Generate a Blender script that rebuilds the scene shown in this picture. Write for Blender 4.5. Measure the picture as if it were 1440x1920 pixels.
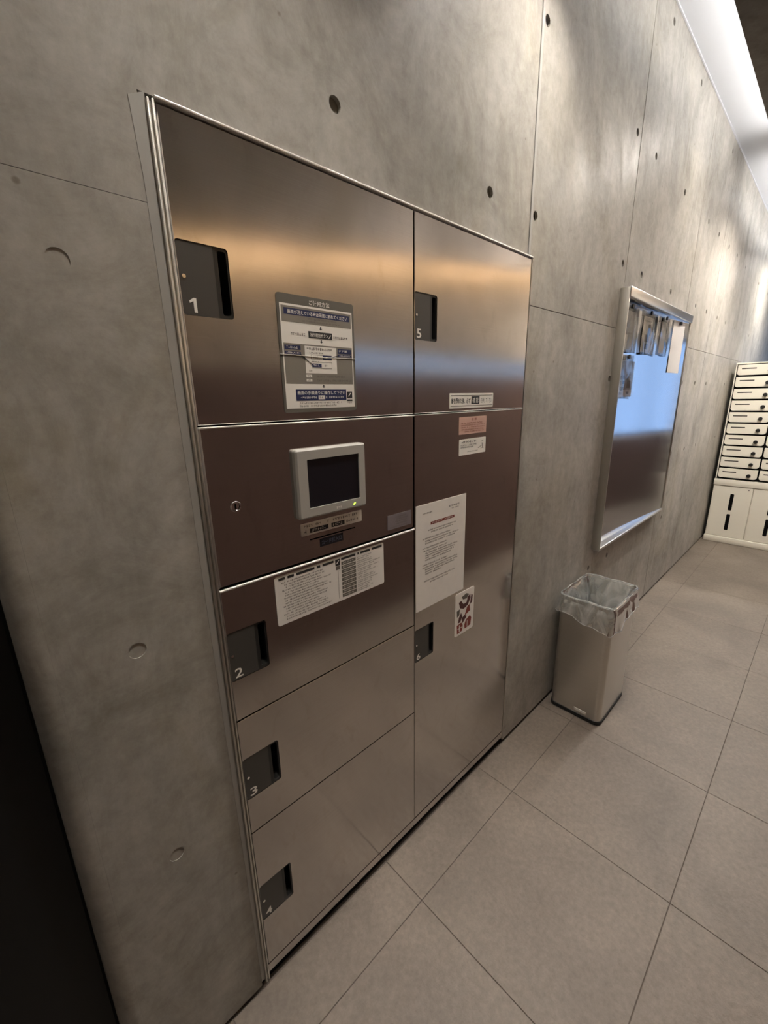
import bpy, bmesh, math, random
from mathutils import Matrix, Vector
from mathutils.geometry import delaunay_2d_cdt

# ------------------------------------------------------------------ camera, world, lights
S = bpy.context.scene
COL = S.collection
for o in list(bpy.data.objects):
    bpy.data.objects.remove(o)

F_PX = 788.94
R0 = (0.72429613, -0.6892047, -0.01979896)
R1 = (-0.19240536, -0.1744604, -0.96568305)
R2 = (0.66209916, 0.70324992, -0.25896767)
cam_d = bpy.data.cameras.new('camera')
cam_d.sensor_fit = 'HORIZONTAL'
cam_d.sensor_width = 36.0
cam_d.lens = F_PX / 1440 * 36.0
cam_d.clip_start = 0.02
cam = bpy.data.objects.new('camera', cam_d)
COL.objects.link(cam)
cam.matrix_world = Matrix(((R0[0], -R1[0], -R2[0], 0), (R0[1], -R1[1], -R2[1], -0.78313),
                           (R0[2], -R1[2], -R2[2], 1.5), (0, 0, 0, 1)))
S.camera = cam

world = bpy.data.worlds.new('world')
S.world = world
world.use_nodes = True
wb = world.node_tree.nodes['Background']
wb.inputs[0].default_value = (0.36, 0.58, 1.0, 1)
wb.inputs[1].default_value = 0.75

S.view_settings.view_transform = 'Standard'
S.view_settings.look = 'None'
S.view_settings.gamma = 1.0
S.view_settings.use_curve_mapping = False
S.view_settings.exposure = 1.3

LED_COVE = 10.0
LED_NEAR = 0.15          # dim strip added in the slot over the lockers
LED_SHELF = 11.0          # unseen warm strip added under the bulkhead on the opposite wall
DOWN = 520.0               # added ceiling downlights


def lamp(name, loc, rot, sx, sy, watts, color, spread=180, shape='RECTANGLE'):
    l = bpy.data.lights.new(name, 'AREA')
    l.shape = shape
    l.size = sx
    if shape == 'RECTANGLE':
        l.size_y = sy
    l.energy = watts
    l.color = color
    l.spread = math.radians(spread)
    o = bpy.data.objects.new(name, l)
    COL.objects.link(o)
    o.location = loc
    o.rotation_euler = rot
    return o


# daylight coming in through the two panes (portals only guide the sky light)
for nm, loc, sx, sy in (('daylight_portal', (7.2, -1.33, 1.57), 3.3, 1.2),):
    p = lamp(nm, loc, (math.radians(90), 0, 0), sx, sy, 1, (1, 1, 1))
    p.data.cycles.is_portal = True


# ------------------------------------------------------------------ materials
def new_mat(name):
    m = bpy.data.materials.new(name)
    m.use_nodes = True
    nt = m.node_tree
    return m, nt, nt.nodes['Principled BSDF']


def plain(name, color, rough=0.5, metal=0.0, spec=0.5, emit=None, es=0.0, alpha=None, noise=0.0, nscale=40):
    m, nt, b = new_mat(name)
    b.inputs['Base Color'].default_value = (*color, 1)
    b.inputs['Roughness'].default_value = rough
    b.inputs['Metallic'].default_value = metal
    b.inputs['Specular IOR Level'].default_value = spec
    if emit:
        b.inputs['Emission Color'].default_value = (*emit, 1)
        b.inputs['Emission Strength'].default_value = es
    if noise:
        g = nt.nodes.new('ShaderNodeNewGeometry')
        n = nt.nodes.new('ShaderNodeTexNoise')
        n.inputs['Scale'].default_value = nscale
        nt.links.new(g.outputs['Position'], n.inputs['Vector'])
        r = nt.nodes.new('ShaderNodeMapRange')
        r.inputs['To Min'].default_value = 1 - noise
        r.inputs['To Max'].default_value = 1 + noise
        nt.links.new(n.outputs['Fac'], r.inputs['Value'])
        mx = nt.nodes.new('ShaderNodeVectorMath')
        mx.operation = 'SCALE'
        mx.inputs[0].default_value = color
        nt.links.new(r.outputs[0], mx.inputs['Scale'])
        nt.links.new(mx.outputs[0], b.inputs['Base Color'])
    return m


def pos_noise(nt, scale3, detail=4, rough=0.55, scale=1.0, dist=0.0):
    g = nt.nodes.new('ShaderNodeNewGeometry')
    mp = nt.nodes.new('ShaderNodeMapping')
    mp.inputs['Scale'].default_value = scale3
    n = nt.nodes.new('ShaderNodeTexNoise')
    n.inputs['Scale'].default_value = scale
    n.inputs['Detail'].default_value = detail
    n.inputs['Roughness'].default_value = rough
    n.inputs['Distortion'].default_value = dist
    nt.links.new(g.outputs['Position'], mp.inputs['Vector'])
    nt.links.new(mp.outputs[0], n.inputs['Vector'])
    return n.outputs['Fac']


def ramp(nt, src, stops):
    r = nt.nodes.new('ShaderNodeValToRGB')
    e = r.color_ramp.elements
    while len(e) < len(stops):
        e.new(0.5)
    for i, (p, c) in enumerate(stops):
        e[i].position = p
        e[i].color = (*c, 1) if len(c) == 3 else c
    nt.links.new(src, r.inputs[0])
    return r.outputs[0]


def mixc(nt, a, b, fac, mode='MIX'):
    m = nt.nodes.new('ShaderNodeMix')
    m.data_type = 'RGBA'
    m.blend_type = mode
    if isinstance(fac, float):
        m.inputs[0].default_value = fac
    else:
        nt.links.new(fac, m.inputs[0])
    for s, v in ((6, a), (7, b)):
        if isinstance(v, tuple):
            m.inputs[s].default_value = (*v, 1)
        else:
            nt.links.new(v, m.inputs[s])
    return m.outputs[2]


def bump(nt, b, src, strength, dist=0.002, prev=None):
    n = nt.nodes.new('ShaderNodeBump')
    n.inputs['Strength'].default_value = strength
    n.inputs['Distance'].default_value = dist
    nt.links.new(src, n.inputs['Height'])
    if prev is not None:
        nt.links.new(prev, n.inputs['Normal'])
    nt.links.new(n.outputs[0], b.inputs['Normal'])
    return n.outputs[0]


def concrete(name, base, rough=0.50, streak=0.7, gloss=0.32):
    m, nt, b = new_mat(name)
    big = pos_noise(nt, (1.1, 1.1, 1.0), 5, 0.6, 1.6, 0.6)
    fine = pos_noise(nt, (1, 1, 1), 8, 0.7, 30)
    st = pos_noise(nt, (4.2, 3, 1.5), 7, 0.72, 1.0, 2.0)
    c0 = tuple(v * 0.74 for v in base)
    c1 = tuple(v * 1.14 for v in base)
    col = ramp(nt, big, [(0.3, c0), (0.5, base), (0.72, c1)])
    col = mixc(nt, col, ramp(nt, st, [(0.3, (0.72, 0.72, 0.70)), (0.52, (1, 1, 1)), (0.75, (1.10, 1.10, 1.08))]), 0.75 * streak, 'MULTIPLY')
    col = mixc(nt, col, ramp(nt, fine, [(0.25, (0.76, 0.75, 0.72)), (0.6, (1, 1, 1))]), 0.9, 'MULTIPLY')
    patch_ = pos_noise(nt, (1, 1, 1), 9, 0.78, 4.5, 1.2)
    col = mixc(nt, col, ramp(nt, patch_, [(0.34, (0.80, 0.79, 0.77)), (0.5, (1, 1, 1)), (0.66, (1.16, 1.16, 1.15))]), 0.85, 'MULTIPLY')
    stain = pos_noise(nt, (1.3, 1, 0.8), 6, 0.7, 1.3, 1.0)
    col = mixc(nt, col, ramp(nt, stain, [(0.33, (0.86, 0.83, 0.76)), (0.48, (1, 1, 1)), (0.7, (1, 1.0, 1.02))]), 0.9, 'MULTIPLY')
    # small air holes
    g = nt.nodes.new('ShaderNodeNewGeometry')
    v = nt.nodes.new('ShaderNodeTexVoronoi')
    v.inputs['Scale'].default_value = 9
    nt.links.new(g.outputs['Position'], v.inputs['Vector'])
    pit = ramp(nt, v.outputs['Distance'], [(0.0, (0.35, 0.33, 0.28)), (0.03, (0.5, 0.47, 0.4)), (0.05, (1, 1, 1))])
    col = mixc(nt, col, pit, 0.7, 'MULTIPLY')
    nt.links.new(col, b.inputs['Base Color'])
    rr = ramp(nt, st, [(0.3, (rough + 0.16,) * 3), (0.7, (rough - 0.12,) * 3)])
    nt.links.new(rr, b.inputs['Roughness'])
    b.inputs['Specular IOR Level'].default_value = gloss
    rip = pos_noise(nt, (9, 4, 2.8), 3, 0.5, 1.0, 1.0)
    n1 = bump(nt, b, rip, 0.35 * streak, 0.006)
    bump(nt, b, fine, 0.25, 0.002, n1)
    return m


def steel(name, base, rough=0.25, aniso=0.75, hair=0.5, smudge=0.0, metal=1.0):
    m, nt, b = new_mat(name)
    hl = pos_noise(nt, (3, 3, 900), 3, 0.6, 1.0)
    bl = pos_noise(nt, (3.5, 3.5, 3.5), 5, 0.6, 1.0, 0.5)
    c = ramp(nt, hl, [(0.3, tuple(v * (1 - 0.10 * hair) for v in base)), (0.7, tuple(min(1, v * (1 + 0.08 * hair)) for v in base))])
    if smudge:
        sm = pos_noise(nt, (16, 16, 9), 6, 0.7, 1.0, 1.0)
        c = mixc(nt, c, ramp(nt, sm, [(0.55, (1, 1, 1)), (0.75, (0.80, 0.78, 0.74))]), smudge, 'MULTIPLY')
    nt.links.new(c, b.inputs['Base Color'])
    b.inputs['Metallic'].default_value = metal
    r = ramp(nt, bl, [(0.3, (rough * 0.9,) * 3), (0.7, (rough * 1.12,) * 3)])
    nt.links.new(r, b.inputs['Roughness'])
    b.inputs['Anisotropic'].default_value = aniso
    t = nt.nodes.new('ShaderNodeCombineXYZ')
    t.inputs[2].default_value = 1.0
    t.inputs[0].default_value = 0.02
    t.inputs[1].default_value = 0.02
    nt.links.new(t.outputs[0], b.inputs['Tangent'])
    return m


M = {}
M['concrete'] = concrete('cast_concrete', (0.415, 0.396, 0.358))
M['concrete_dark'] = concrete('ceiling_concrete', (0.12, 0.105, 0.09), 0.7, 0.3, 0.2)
M['concrete_far'] = concrete('opposite_concrete', (0.48, 0.42, 0.355), 0.6, 0.5)
M['concrete_mid'] = concrete('bulkhead_concrete', (0.78, 0.73, 0.69), 0.6, 0.4, 0.3)
M['plug'] = plain('tie_plug_mortar', (0.20, 0.185, 0.155), 0.7, noise=0.2)
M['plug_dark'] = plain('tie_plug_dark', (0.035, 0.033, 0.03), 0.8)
M['joint'] = plain('joint_dark', (0.17, 0.16, 0.14), 0.9)  # dark tone of the slab behind the panel joints
M['grout'] = plain('grout', (0.12, 0.10, 0.085), 0.9)
M['plaster'] = plain('slot_plaster', (0.62, 0.63, 0.66), 0.8, noise=0.03, nscale=3)
M['steel'] = steel('hairline_steel', (0.60, 0.57, 0.55), 0.125, 0.6, 0.6, 0.6)
M['edge_highlight'] = plain('edge_highlight', (0.92, 0.90, 0.86), 0.38, 0.35)  # paler than the other steel: edge highlights are put into the colour
M['trim_steel'] = plain('trim_steel', (0.60, 0.58, 0.53), 0.42, 1.0, noise=0.05)
M['board_steel'] = steel('board_steel', (0.54, 0.55, 0.57), 0.115, 0.3, 0.3)
M['bin_steel'] = steel('bin_steel', (0.70, 0.68, 0.64), 0.30, 0.3, 0.4)
M['mail_steel'] = steel('mailbox_steel', (0.86, 0.83, 0.72), 0.45, 0.3, 0.3, 0.0, 0.0)
M['plate'] = plain('handle_plate', (0.060, 0.056, 0.050), 0.42)
M['plate_rim'] = plain('handle_rim', (0.016, 0.016, 0.015), 0.35)
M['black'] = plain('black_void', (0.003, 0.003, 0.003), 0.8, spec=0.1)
M['rubber'] = plain('black_rubber', (0.012, 0.012, 0.012), 0.6)
M['white'] = plain('white_print', (0.86, 0.83, 0.76), 0.6)
M['paper'] = plain('paper', (0.80, 0.765, 0.71), 0.85, noise=0.04)
M['paper_grey'] = plain('paper_grey', (0.42, 0.41, 0.40), 0.7)
M['mortar'] = plain('pale_mortar', (0.40, 0.39, 0.36), 0.6, noise=0.12, nscale=25)
M['paper_w'] = plain('paper_white', (0.84, 0.82, 0.80), 0.8)
M['grey_print'] = plain('grey_print', (0.235, 0.215, 0.18), 0.5)
M['grey_dark'] = plain('grey_dark_print', (0.13, 0.12, 0.10), 0.45)
M['navy'] = plain('navy_print', (0.018, 0.026, 0.09), 0.4)
M['ink'] = plain('ink', (0.02, 0.02, 0.02), 0.6)
M['ink_grey'] = plain('ink_grey', (0.16, 0.14, 0.12), 0.7)
M['ink_red'] = plain('ink_red', (0.24, 0.05, 0.035), 0.6)
M['brown_red'] = plain('brown_red_print', (0.09, 0.03, 0.028), 0.6)
M['pink'] = plain('pink_print', (0.66, 0.42, 0.34), 0.6)
M['lilac'] = plain('lilac_print', (0.20, 0.17, 0.18), 0.5)
M['label_blue'] = plain('pale_blue_print', (0.13, 0.15, 0.20), 0.6)
M['monitor'] = plain('monitor_plastic', (0.40, 0.385, 0.35), 0.45)
M['screen'] = plain('screen_glass', (0.010, 0.009, 0.013), 0.28)
M['led_green'] = plain('led_green', (0.3, 0.8, 0.05), 0.4, emit=(0.45, 1.0, 0.05), es=2.2)
M['led'] = plain('led_strip', (1, 1, 1), 0.5, emit=(1.0, 0.97, 0.93), es=LED_COVE)
M['led_near_added'] = plain('added_strip_dim', (1, 1, 1), 0.5, emit=(1.0, 0.93, 0.85), es=LED_NEAR)
M['led_warm_added'] = plain('led_warm_added', (1, 1, 1), 0.5, emit=(1.0, 0.74, 0.46), es=LED_SHELF)
M['lamp_face'] = plain('added_light_face', (1, 1, 1), 0.5, emit=(1.0, 0.93, 0.85), es=DOWN)
M['dark_wood'] = plain('dark_panel', (0.125, 0.074, 0.060), 0.5, noise=0.2, nscale=6)
M['alcove_black'] = plain('alcove_black', (0.006, 0.006, 0.0055), 0.6)  # near-black, carries the shade of the opening past the wall end
M['alu'] = plain('aluminium', (0.75, 0.76, 0.77), 0.28, 1.0)
M['chrome'] = plain('chrome', (0.85, 0.84, 0.82), 0.12, 1.0)
M['green'] = plain('hedge_green', (0.05, 0.16, 0.03), 0.8, noise=0.4, nscale=8)


def floor_mat():
    m, nt, b = new_mat('stone_tile')
    base = (0.208, 0.174, 0.145)
    big = pos_noise(nt, (1, 1, 1), 5, 0.6, 2.2, 0.5)
    fine = pos_noise(nt, (1, 1, 1), 7, 0.75, 55)
    col = ramp(nt, big, [(0.3, tuple(v * .74 for v in base)), (0.7, tuple(v * 1.18 for v in base))])
    col = mixc(nt, col, ramp(nt, fine, [(0.3, (0.74, 0.72, 0.70)), (0.7, (1.12, 1.12, 1.10))]), 1.0, 'MULTIPLY')
    nt.links.new(col, b.inputs['Base Color'])
    b.inputs['Roughness'].default_value = 0.46
    b.inputs['Specular IOR Level'].default_value = 0.45
    med = pos_noise(nt, (1, 1, 1), 5, 0.65, 30)
    n = bump(nt, b, med, 0.8, 0.004)
    bump(nt, b, fine, 0.2, 0.001, n)
    return m


M['tile'] = floor_mat()


def clear_plastic(name, white=0.25, rough=0.12, tint=(0.85, 0.92, 1.0)):
    m = bpy.data.materials.new(name)
    m.use_nodes = True
    nt = m.node_tree
    nt.nodes.clear()
    out = nt.nodes.new('ShaderNodeOutputMaterial')
    tr = nt.nodes.new('ShaderNodeBsdfTransparent')
    tr.inputs[0].default_value = (0.93, 0.94, 0.93, 1)
    gl = nt.nodes.new('ShaderNodeBsdfGlossy')
    gl.inputs['Color'].default_value = (0.95, 0.97, 1, 1)
    gl.inputs['Roughness'].default_value = rough
    df = nt.nodes.new('ShaderNodeBsdfTranslucent')
    df.inputs[0].default_value = (0.85, 0.85, 0.82, 1)
    d2 = nt.nodes.new('ShaderNodeBsdfDiffuse')
    d2.inputs[0].default_value = (0.85, 0.85, 0.82, 1)
    md = nt.nodes.new('ShaderNodeMixShader')
    nt.links.new(df.outputs[0], md.inputs[1])
    nt.links.new(d2.outputs[0], md.inputs[2])
    m1 = nt.nodes.new('ShaderNodeMixShader')
    n = pos_noise(nt, (14, 14, 8), 3, 0.5, 1.0, 1.2)
    wf = ramp(nt, n, [(0.42, (white * 0.35,) * 3), (0.68, (min(1, white * 2.3),) * 3)])
    nt.links.new(wf, m1.inputs[0])
    nt.links.new(tr.outputs[0], m1.inputs[1])
    nt.links.new(md.outputs[0], m1.inputs[2])
    m2 = nt.nodes.new('ShaderNodeMixShader')
    fr = nt.nodes.new('ShaderNodeFresnel')
    fr.inputs[0].default_value = 1.5
    bp = nt.nodes.new('ShaderNodeBump')
    bp.inputs['Strength'].default_value = 0.3
    bp.inputs['Distance'].default_value = 0.01
    nt.links.new(n, bp.inputs['Height'])
    nt.links.new(bp.outputs[0], fr.inputs['Normal'])
    nt.links.new(bp.outputs[0], gl.inputs['Normal'])
    nt.links.new(fr.outputs[0], m2.inputs[0])
    nt.links.new(m1.outputs[0], m2.inputs[1])
    nt.links.new(gl.outputs[0], m2.inputs[2])
    nt.links.new(m2.outputs[0], out.inputs[0])
    return m


M['liner'] = clear_plastic('bin_liner_film', 0.42, 0.15)
M['sleeve'] = clear_plastic('sleeve_film', 0.10, 0.06)


def glass(name, tint):
    m = bpy.data.materials.new(name)
    m.use_nodes = True
    nt = m.node_tree
    nt.nodes.clear()
    out = nt.nodes.new('ShaderNodeOutputMaterial')
    tr = nt.nodes.new('ShaderNodeBsdfTransparent')
    tr.inputs[0].default_value = (*tint, 1)
    gl = nt.nodes.new('ShaderNodeBsdfGlossy')
    gl.inputs['Roughness'].default_value = 0.02
    mx = nt.nodes.new('ShaderNodeMixShader')
    mx.inputs[0].default_value = 0.08
    nt.links.new(tr.outputs[0], mx.inputs[1])
    nt.links.new(gl.outputs[0], mx.inputs[2])
    nt.links.new(mx.outputs[0], out.inputs[0])
    return m


M['glass'] = glass('window_glass', (1, 1, 1))
M['glass_tint'] = glass('tinted_glass', (0.75, 0.68, 0.62))


# ------------------------------------------------------------------ mesh helpers
def box(bm, x0, x1, y0, y1, z0, z1, bev=0.0, seg=2):
    vs = [bm.verts.new(p) for p in ((x0, y0, z0), (x1, y0, z0), (x1, y1, z0), (x0, y1, z0),
                                    (x0, y0, z1), (x1, y0, z1), (x1, y1, z1), (x0, y1, z1))]
    fs = [bm.faces.new([vs[i] for i in f]) for f in
          ((3, 2, 1, 0), (4, 5, 6, 7), (0, 1, 5, 4), (1, 2, 6, 5), (2, 3, 7, 6), (3, 0, 4, 7))]
    if bev > 0:
        es = list({e for f in fs for e in f.edges})
        bmesh.ops.bevel(bm, geom=es, offset=bev, segments=seg, affect='EDGES', profile=0.5)
    return vs


def prism(bm, pts, a0, a1, axis='y'):
    """extrude a 2D polygon: axis y -> pts are (x,z); axis x -> (y,z); axis z -> (x,y)"""
    def mk(p, a):
        return {'y': (p[0], a, p[1]), 'x': (a, p[0], p[1]), 'z': (p[0], p[1], a)}[axis]
    A = [bm.verts.new(mk(p, a0)) for p in pts]
    B = [bm.verts.new(mk(p, a1)) for p in pts]
    n = len(pts)
    bm.faces.new(A)
    bm.faces.new(B[::-1])
    for i in range(n):
        j = (i + 1) % n
        bm.faces.new((A[j], A[i], B[i], B[j]))


def rrect(x0, x1, z0, z1, r, n=5, corners=(1, 1, 1, 1)):
    """corners: lower-left, lower-right, upper-right, upper-left"""
    out = []
    cs = ((x0, z0, 1, 1, 180), (x1, z0, -1, 1, 270), (x1, z1, -1, -1, 0), (x0, z1, 1, -1, 90))
    for k, (cx, cz, sx, sz, a0) in enumerate(cs):
        if not corners[k] or r <= 0:
            out.append((cx, cz))
            continue
        for i in range(n + 1):
            a = math.radians(a0 + 90 * i / n)
            out.append((cx + sx * r + r * math.cos(a), cz + sz * r + r * math.sin(a)))
    return out


def circle(cx, cz, r, n=20, sq=1.0):
    return [(cx + r * sq * math.cos(2 * math.pi * i / n), cz + r * math.sin(2 * math.pi * i / n)) for i in range(n)]


def inside(p, poly):
    x, y = p
    c = False
    j = len(poly) - 1
    for i in range(len(poly)):
        xi, yi = poly[i]
        xj, yj = poly[j]
        if (yi > y) != (yj > y) and x < (xj - xi) * (y - yi) / (yj - yi) + xi:
            c = not c
        j = i
    return c


def inset(poly, d):
    """inset a counter-clockwise polygon by d"""
    n = len(poly)
    out = []
    for i in range(n):
        p0, p1, p2 = Vector(poly[i - 1]), Vector(poly[i]), Vector(poly[(i + 1) % n])
        e1 = (p1 - p0).normalized()
        e2 = (p2 - p1).normalized()
        n1 = Vector((-e1.y, e1.x))
        n2 = Vector((-e2.y, e2.x))
        k = 1 + n1.dot(n2)
        q = p1 + (n1 + n2) * (d / max(k, 0.2))
        out.append((q.x, q.y))
    return out


def holed(bm, outline, holes, yf, yb, ch=0.0, hole_back=None):
    """plate in the XZ plane, front face at y=yf (towards the room, smaller y), back edge at yb"""
    def ring(poly, y):
        return [bm.verts.new((p[0], y, p[1])) for p in poly]
    inner = inset(outline, ch) if ch else outline
    loops = [inner] + holes
    co, ed = [], []
    for lp in loops:
        b = len(co)
        co += [Vector(p) for p in lp]
        ed += [(b + i, b + (i + 1) % len(lp)) for i in range(len(lp))]
    v2, e2, f2, ov, oe, of = delaunay_2d_cdt(co, ed, [], 0, 1e-6)
    nv = [bm.verts.new((p.x, yf, p.y)) for p in v2]
    for f in f2:
        c = sum((v2[i] for i in f), Vector((0, 0))) / len(f)
        if inside(c, inner) and not any(inside(c, h) for h in holes):
            try:
                bm.faces.new([nv[i] for i in f])
            except ValueError:
                pass
    if ch:
        A, B = ring(inner, yf), ring(outline, yf + ch)
        n = len(A)
        for i in range(n):
            j = (i + 1) % n
            bm.faces.new((A[i], A[j], B[j], B[i]))
    A, B = ring(outline, yf + ch), ring(outline, yb)
    n = len(A)
    for i in range(n):
        j = (i + 1) % n
        bm.faces.new((A[i], A[j], B[j], B[i]))
    hb = yb if hole_back is None else hole_back
    for h in holes:
        A, B = ring(h, yf), ring(h, hb)
        n = len(A)
        for i in range(n):
            j = (i + 1) % n
            bm.faces.new((A[j], A[i], B[i], B[j]))
    bmesh.ops.remove_doubles(bm, verts=bm.verts, dist=1e-6)
    bmesh.ops.recalc_face_normals(bm, faces=bm.faces)
    # make the front face look at the room
    for f in bm.faces:
        if abs(f.normal.y) > 0.99 and abs(f.calc_center_median().y - yf) < 1e-5:
            if f.normal.y > 0:
                bmesh.ops.reverse_faces(bm, faces=bm.faces)
            break


ROOT = {}


def thing(name, label, cat, loc, group=None):
    o = bpy.data.objects.new(name, None)
    o.empty_display_size = 0.05
    COL.objects.link(o)
    o.location = loc
    o['label'] = label
    o['category'] = cat
    if group:
        o['group'] = group
    ROOT[o.name] = Vector(loc)
    return o


def root_of(o):
    while o.parent:
        o = o.parent
    return ROOT.get(o.name, Vector((0, 0, 0)))


def obj(name, bm, mat, parent=None, smooth=False, label=None, mats=None):
    if parent is not None:
        bmesh.ops.translate(bm, verts=bm.verts, vec=-root_of(parent))
    me = bpy.data.meshes.new(name)
    bm.to_mesh(me)
    bm.free()
    for m_ in (mats or [mat]):
        me.materials.append(M[m_] if isinstance(m_, str) else m_)
    if smooth:
        for p in me.polygons:
            p.use_smooth = True
        try:
            me.set_sharp_from_angle(angle=math.radians(35))
        except Exception:
            pass
    o = bpy.data.objects.new(name, me)
    COL.objects.link(o)
    if parent is not None:
        o.parent = parent
    if label:
        o['label'] = label
    return o


def top(name, bm, mat, label, cat, origin=None, group=None, smooth=False):
    """a thing that is a single mesh (with its own origin)"""
    if origin is not None:
        bmesh.ops.translate(bm, verts=bm.verts, vec=-Vector(origin))
    o = obj(name, bm, mat, None, smooth)
    if origin is not None:
        o.location = origin
        ROOT[o.name] = Vector(origin)
    o['label'] = label
    o['category'] = cat
    if group:
        o['group'] = group
    return o


def struct(name, bm, mat, smooth=False):
    o = obj(name, bm, mat, None, smooth)
    o['kind'] = 'structure'
    return o


def tube(bm, pts, r, n=8, closed=False):
    rings = []
    N = len(pts)
    for i, p in enumerate(pts):
        p = Vector(p)
        a = Vector(pts[(i - 1) % N if closed else max(i - 1, 0)])
        b = Vector(pts[(i + 1) % N if closed else min(i + 1, N - 1)])
        t = (b - a).normalized()
        u = t.orthogonal().normalized() if i == 0 else (rings_u - t * rings_u.dot(t)).normalized()
        rings_u = u
        w = t.cross(u)
        rings.append([bm.verts.new(p + (u * math.cos(2 * math.pi * k / n) + w * math.sin(2 * math.pi * k / n)) * r) for k in range(n)])
    for i in range(N if closed else N - 1):
        A, B = rings[i], rings[(i + 1) % N]
        for k in range(n):
            bm.faces.new((A[k], A[(k + 1) % n], B[(k + 1) % n], B[k]))
    if not closed:
        bm.faces.new(rings[0][::-1])
        bm.faces.new(rings[-1])


# ------------------------------------------------------------------ flat print (lettering and blocks)
_tc = {}


def text_tris(s, bold=0.0):
    key = (s, bold)
    if key not in _tc:
        c = bpy.data.curves.new('lettering', 'FONT')
        c.body = s
        c.offset = bold
        c.resolution_u = 2
        o = bpy.data.objects.new('lettering', c)
        COL.objects.link(o)
        bpy.context.view_layer.update()
        dg = bpy.context.evaluated_depsgraph_get()
        me = o.evaluated_get(dg).to_mesh()
        vs = [(v.co.x, v.co.y) for v in me.vertices]
        fs = [tuple(p.vertices) for p in me.polygons]
        o.evaluated_get(dg).to_mesh_clear()
        bpy.data.objects.remove(o)
        bpy.data.curves.remove(c)
        _tc[key] = (vs, fs)
    return _tc[key]


class Print:
    """flat ink on a card; u,v run 0..1 from the card's upper left corner"""
    def __init__(self, x0, x1, zt, zb, y):
        self.x0, self.x1, self.zt, self.zb, self.y = x0, x1, zt, zb, y
        self.bm = bmesh.new()
        self.mats = []

    def P(self, u, v, layer):
        return (self.x0 + (self.x1 - self.x0) * u, self.y - 0.00015 * layer, self.zt + (self.zb - self.zt) * v)

    def mi(self, m):
        if m not in self.mats:
            self.mats.append(m)
        return self.mats.index(m)

    def poly(self, pts, m, layer=1):
        f = self.bm.faces.new([self.bm.verts.new(self.P(u, v, layer)) for u, v in pts])
        f.normal_update()
        if f.normal.y > 0:
            f.normal_flip()
        f.material_index = self.mi(m)

    def rect(self, u0, v0, u1, v1, m, layer=1):
        self.poly([(u0, v1), (u1, v1), (u1, v0), (u0, v0)], m, layer)

    def frame(self, u0, v0, u1, v1, m, t=0.006, layer=2):
        k = t * (self.x1 - self.x0) / abs(self.zt - self.zb)
        self.rect(u0, v0, u1, v0 + k, m, layer)
        self.rect(u0, v1 - k, u1, v1, m, layer)
        self.rect(u0, v0, u0 + t, v1, m, layer)
        self.rect(u1 - t, v0, u1, v1, m, layer)

    def text(self, s, u0, v0, u1, v1, m, layer=3, bold=0.0):
        vs, fs = text_tris(s, bold)
        if not vs:
            return
        xa, xb = min(v[0] for v in vs), max(v[0] for v in vs)
        ya, yb = min(v[1] for v in vs), max(v[1] for v in vs)
        k = self.mi(m)
        nv = [self.bm.verts.new(self.P(u0 + (u1 - u0) * (a - xa) / (xb - xa), v1 + (v0 - v1) * (b - ya) / (yb - ya), layer)) for a, b in vs]
        for f in fs:
            try:
                nf = self.bm.faces.new([nv[i] for i in f])
                nf.normal_update()
                if nf.normal.y > 0:
                    nf.normal_flip()
                nf.material_index = k
            except ValueError:
                pass

    def line(self, u0, u1, v, h, m, layer=3, seed=0, fill=0.8):
        """an unreadably small line of print: short strokes in character cells"""
        r = random.Random(seed)
        asp = abs(self.zt - self.zb) / (self.x1 - self.x0)
        cw = h * asp
        u = u0
        while u + cw * 0.9 < u1:
            if r.random() < 0.94:
                for _ in range(3):
                    if r.random() < 0.5:
                        vv = v + r.random() * h * 0.8
                        self.rect(u + cw * 0.08, vv, u + cw * 0.85, vv + h * 0.17, m, layer)
                    else:
                        uu = u + r.random() * cw * 0.7
                        self.rect(uu, v, uu + cw * 0.17, v + h, m, layer)
            u += cw
    def done(self, parent, name='lettering'):
        return obj(name, self.bm, None, parent, mats=self.mats)


# ------------------------------------------------------------------ setting: the near concrete wall
WALL_TOP = 3.12
bm = bmesh.new()
box(bm, -0.02, 0.20, 0.02, 0.30, 0.0, 3.3)
box(bm, 1.46, 9.4, 0.02, 0.30, 0.0, 3.3)
box(bm, 0.20, 1.46, 0.02, 0.30, 1.96, 3.3)
wall = struct('wall_left', bm, 'joint')

SEAM_X = [1.403, 2.289, 2.735, 3.43, 4.15, 4.85, 5.50, 6.30, 7.10, 8.0, 9.4]
SEAM_Z = 1.797
TIES = [(0.628, 2.058), (1.172, 2.056), (1.434, 2.556), (1.434, 2.060), (2.24, 2.557), (2.506, 2.555), (2.24, 2.067),
        (2.506, 2.065), (3.032, 2.063), (3.035, 2.553), (3.635, 2.554), (3.635, 2.063), (1.446, 1.567), (1.446, 1.080), (1.446, 0.613),
        (2.235, 1.573), (0.13, 1.078), (0.13, 0.600), (0.126, 1.697), (2.522, 3.052), (3.052, 3.045), (3.97, 3.038),
        (0.126, 2.557), (0.628, 2.557), (1.172, 2.557), (0.126, 3.04), (0.628, 3.04), (1.172, 3.04), (3.97, 2.553), (3.97, 2.063), (4.35, 2.553), (4.35, 2.063), (4.70, 2.56), (4.70, 2.063),
        (5.15, 2.553), (5.15, 2.063), (2.506, 0.60), (3.60, 1.57), (3.60, 1.08), (3.60, 0.60), (4.35, 1.57), (4.35, 1.08), (4.35, 0.6), (2.24, 0.60),
        (3.97, 1.57), (3.97, 1.08), (5.15, 1.57), (5.15, 1.08), (6.0, 2.553), (6.0, 2.063), (6.7, 2.063), (6.7, 2.553)]


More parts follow.
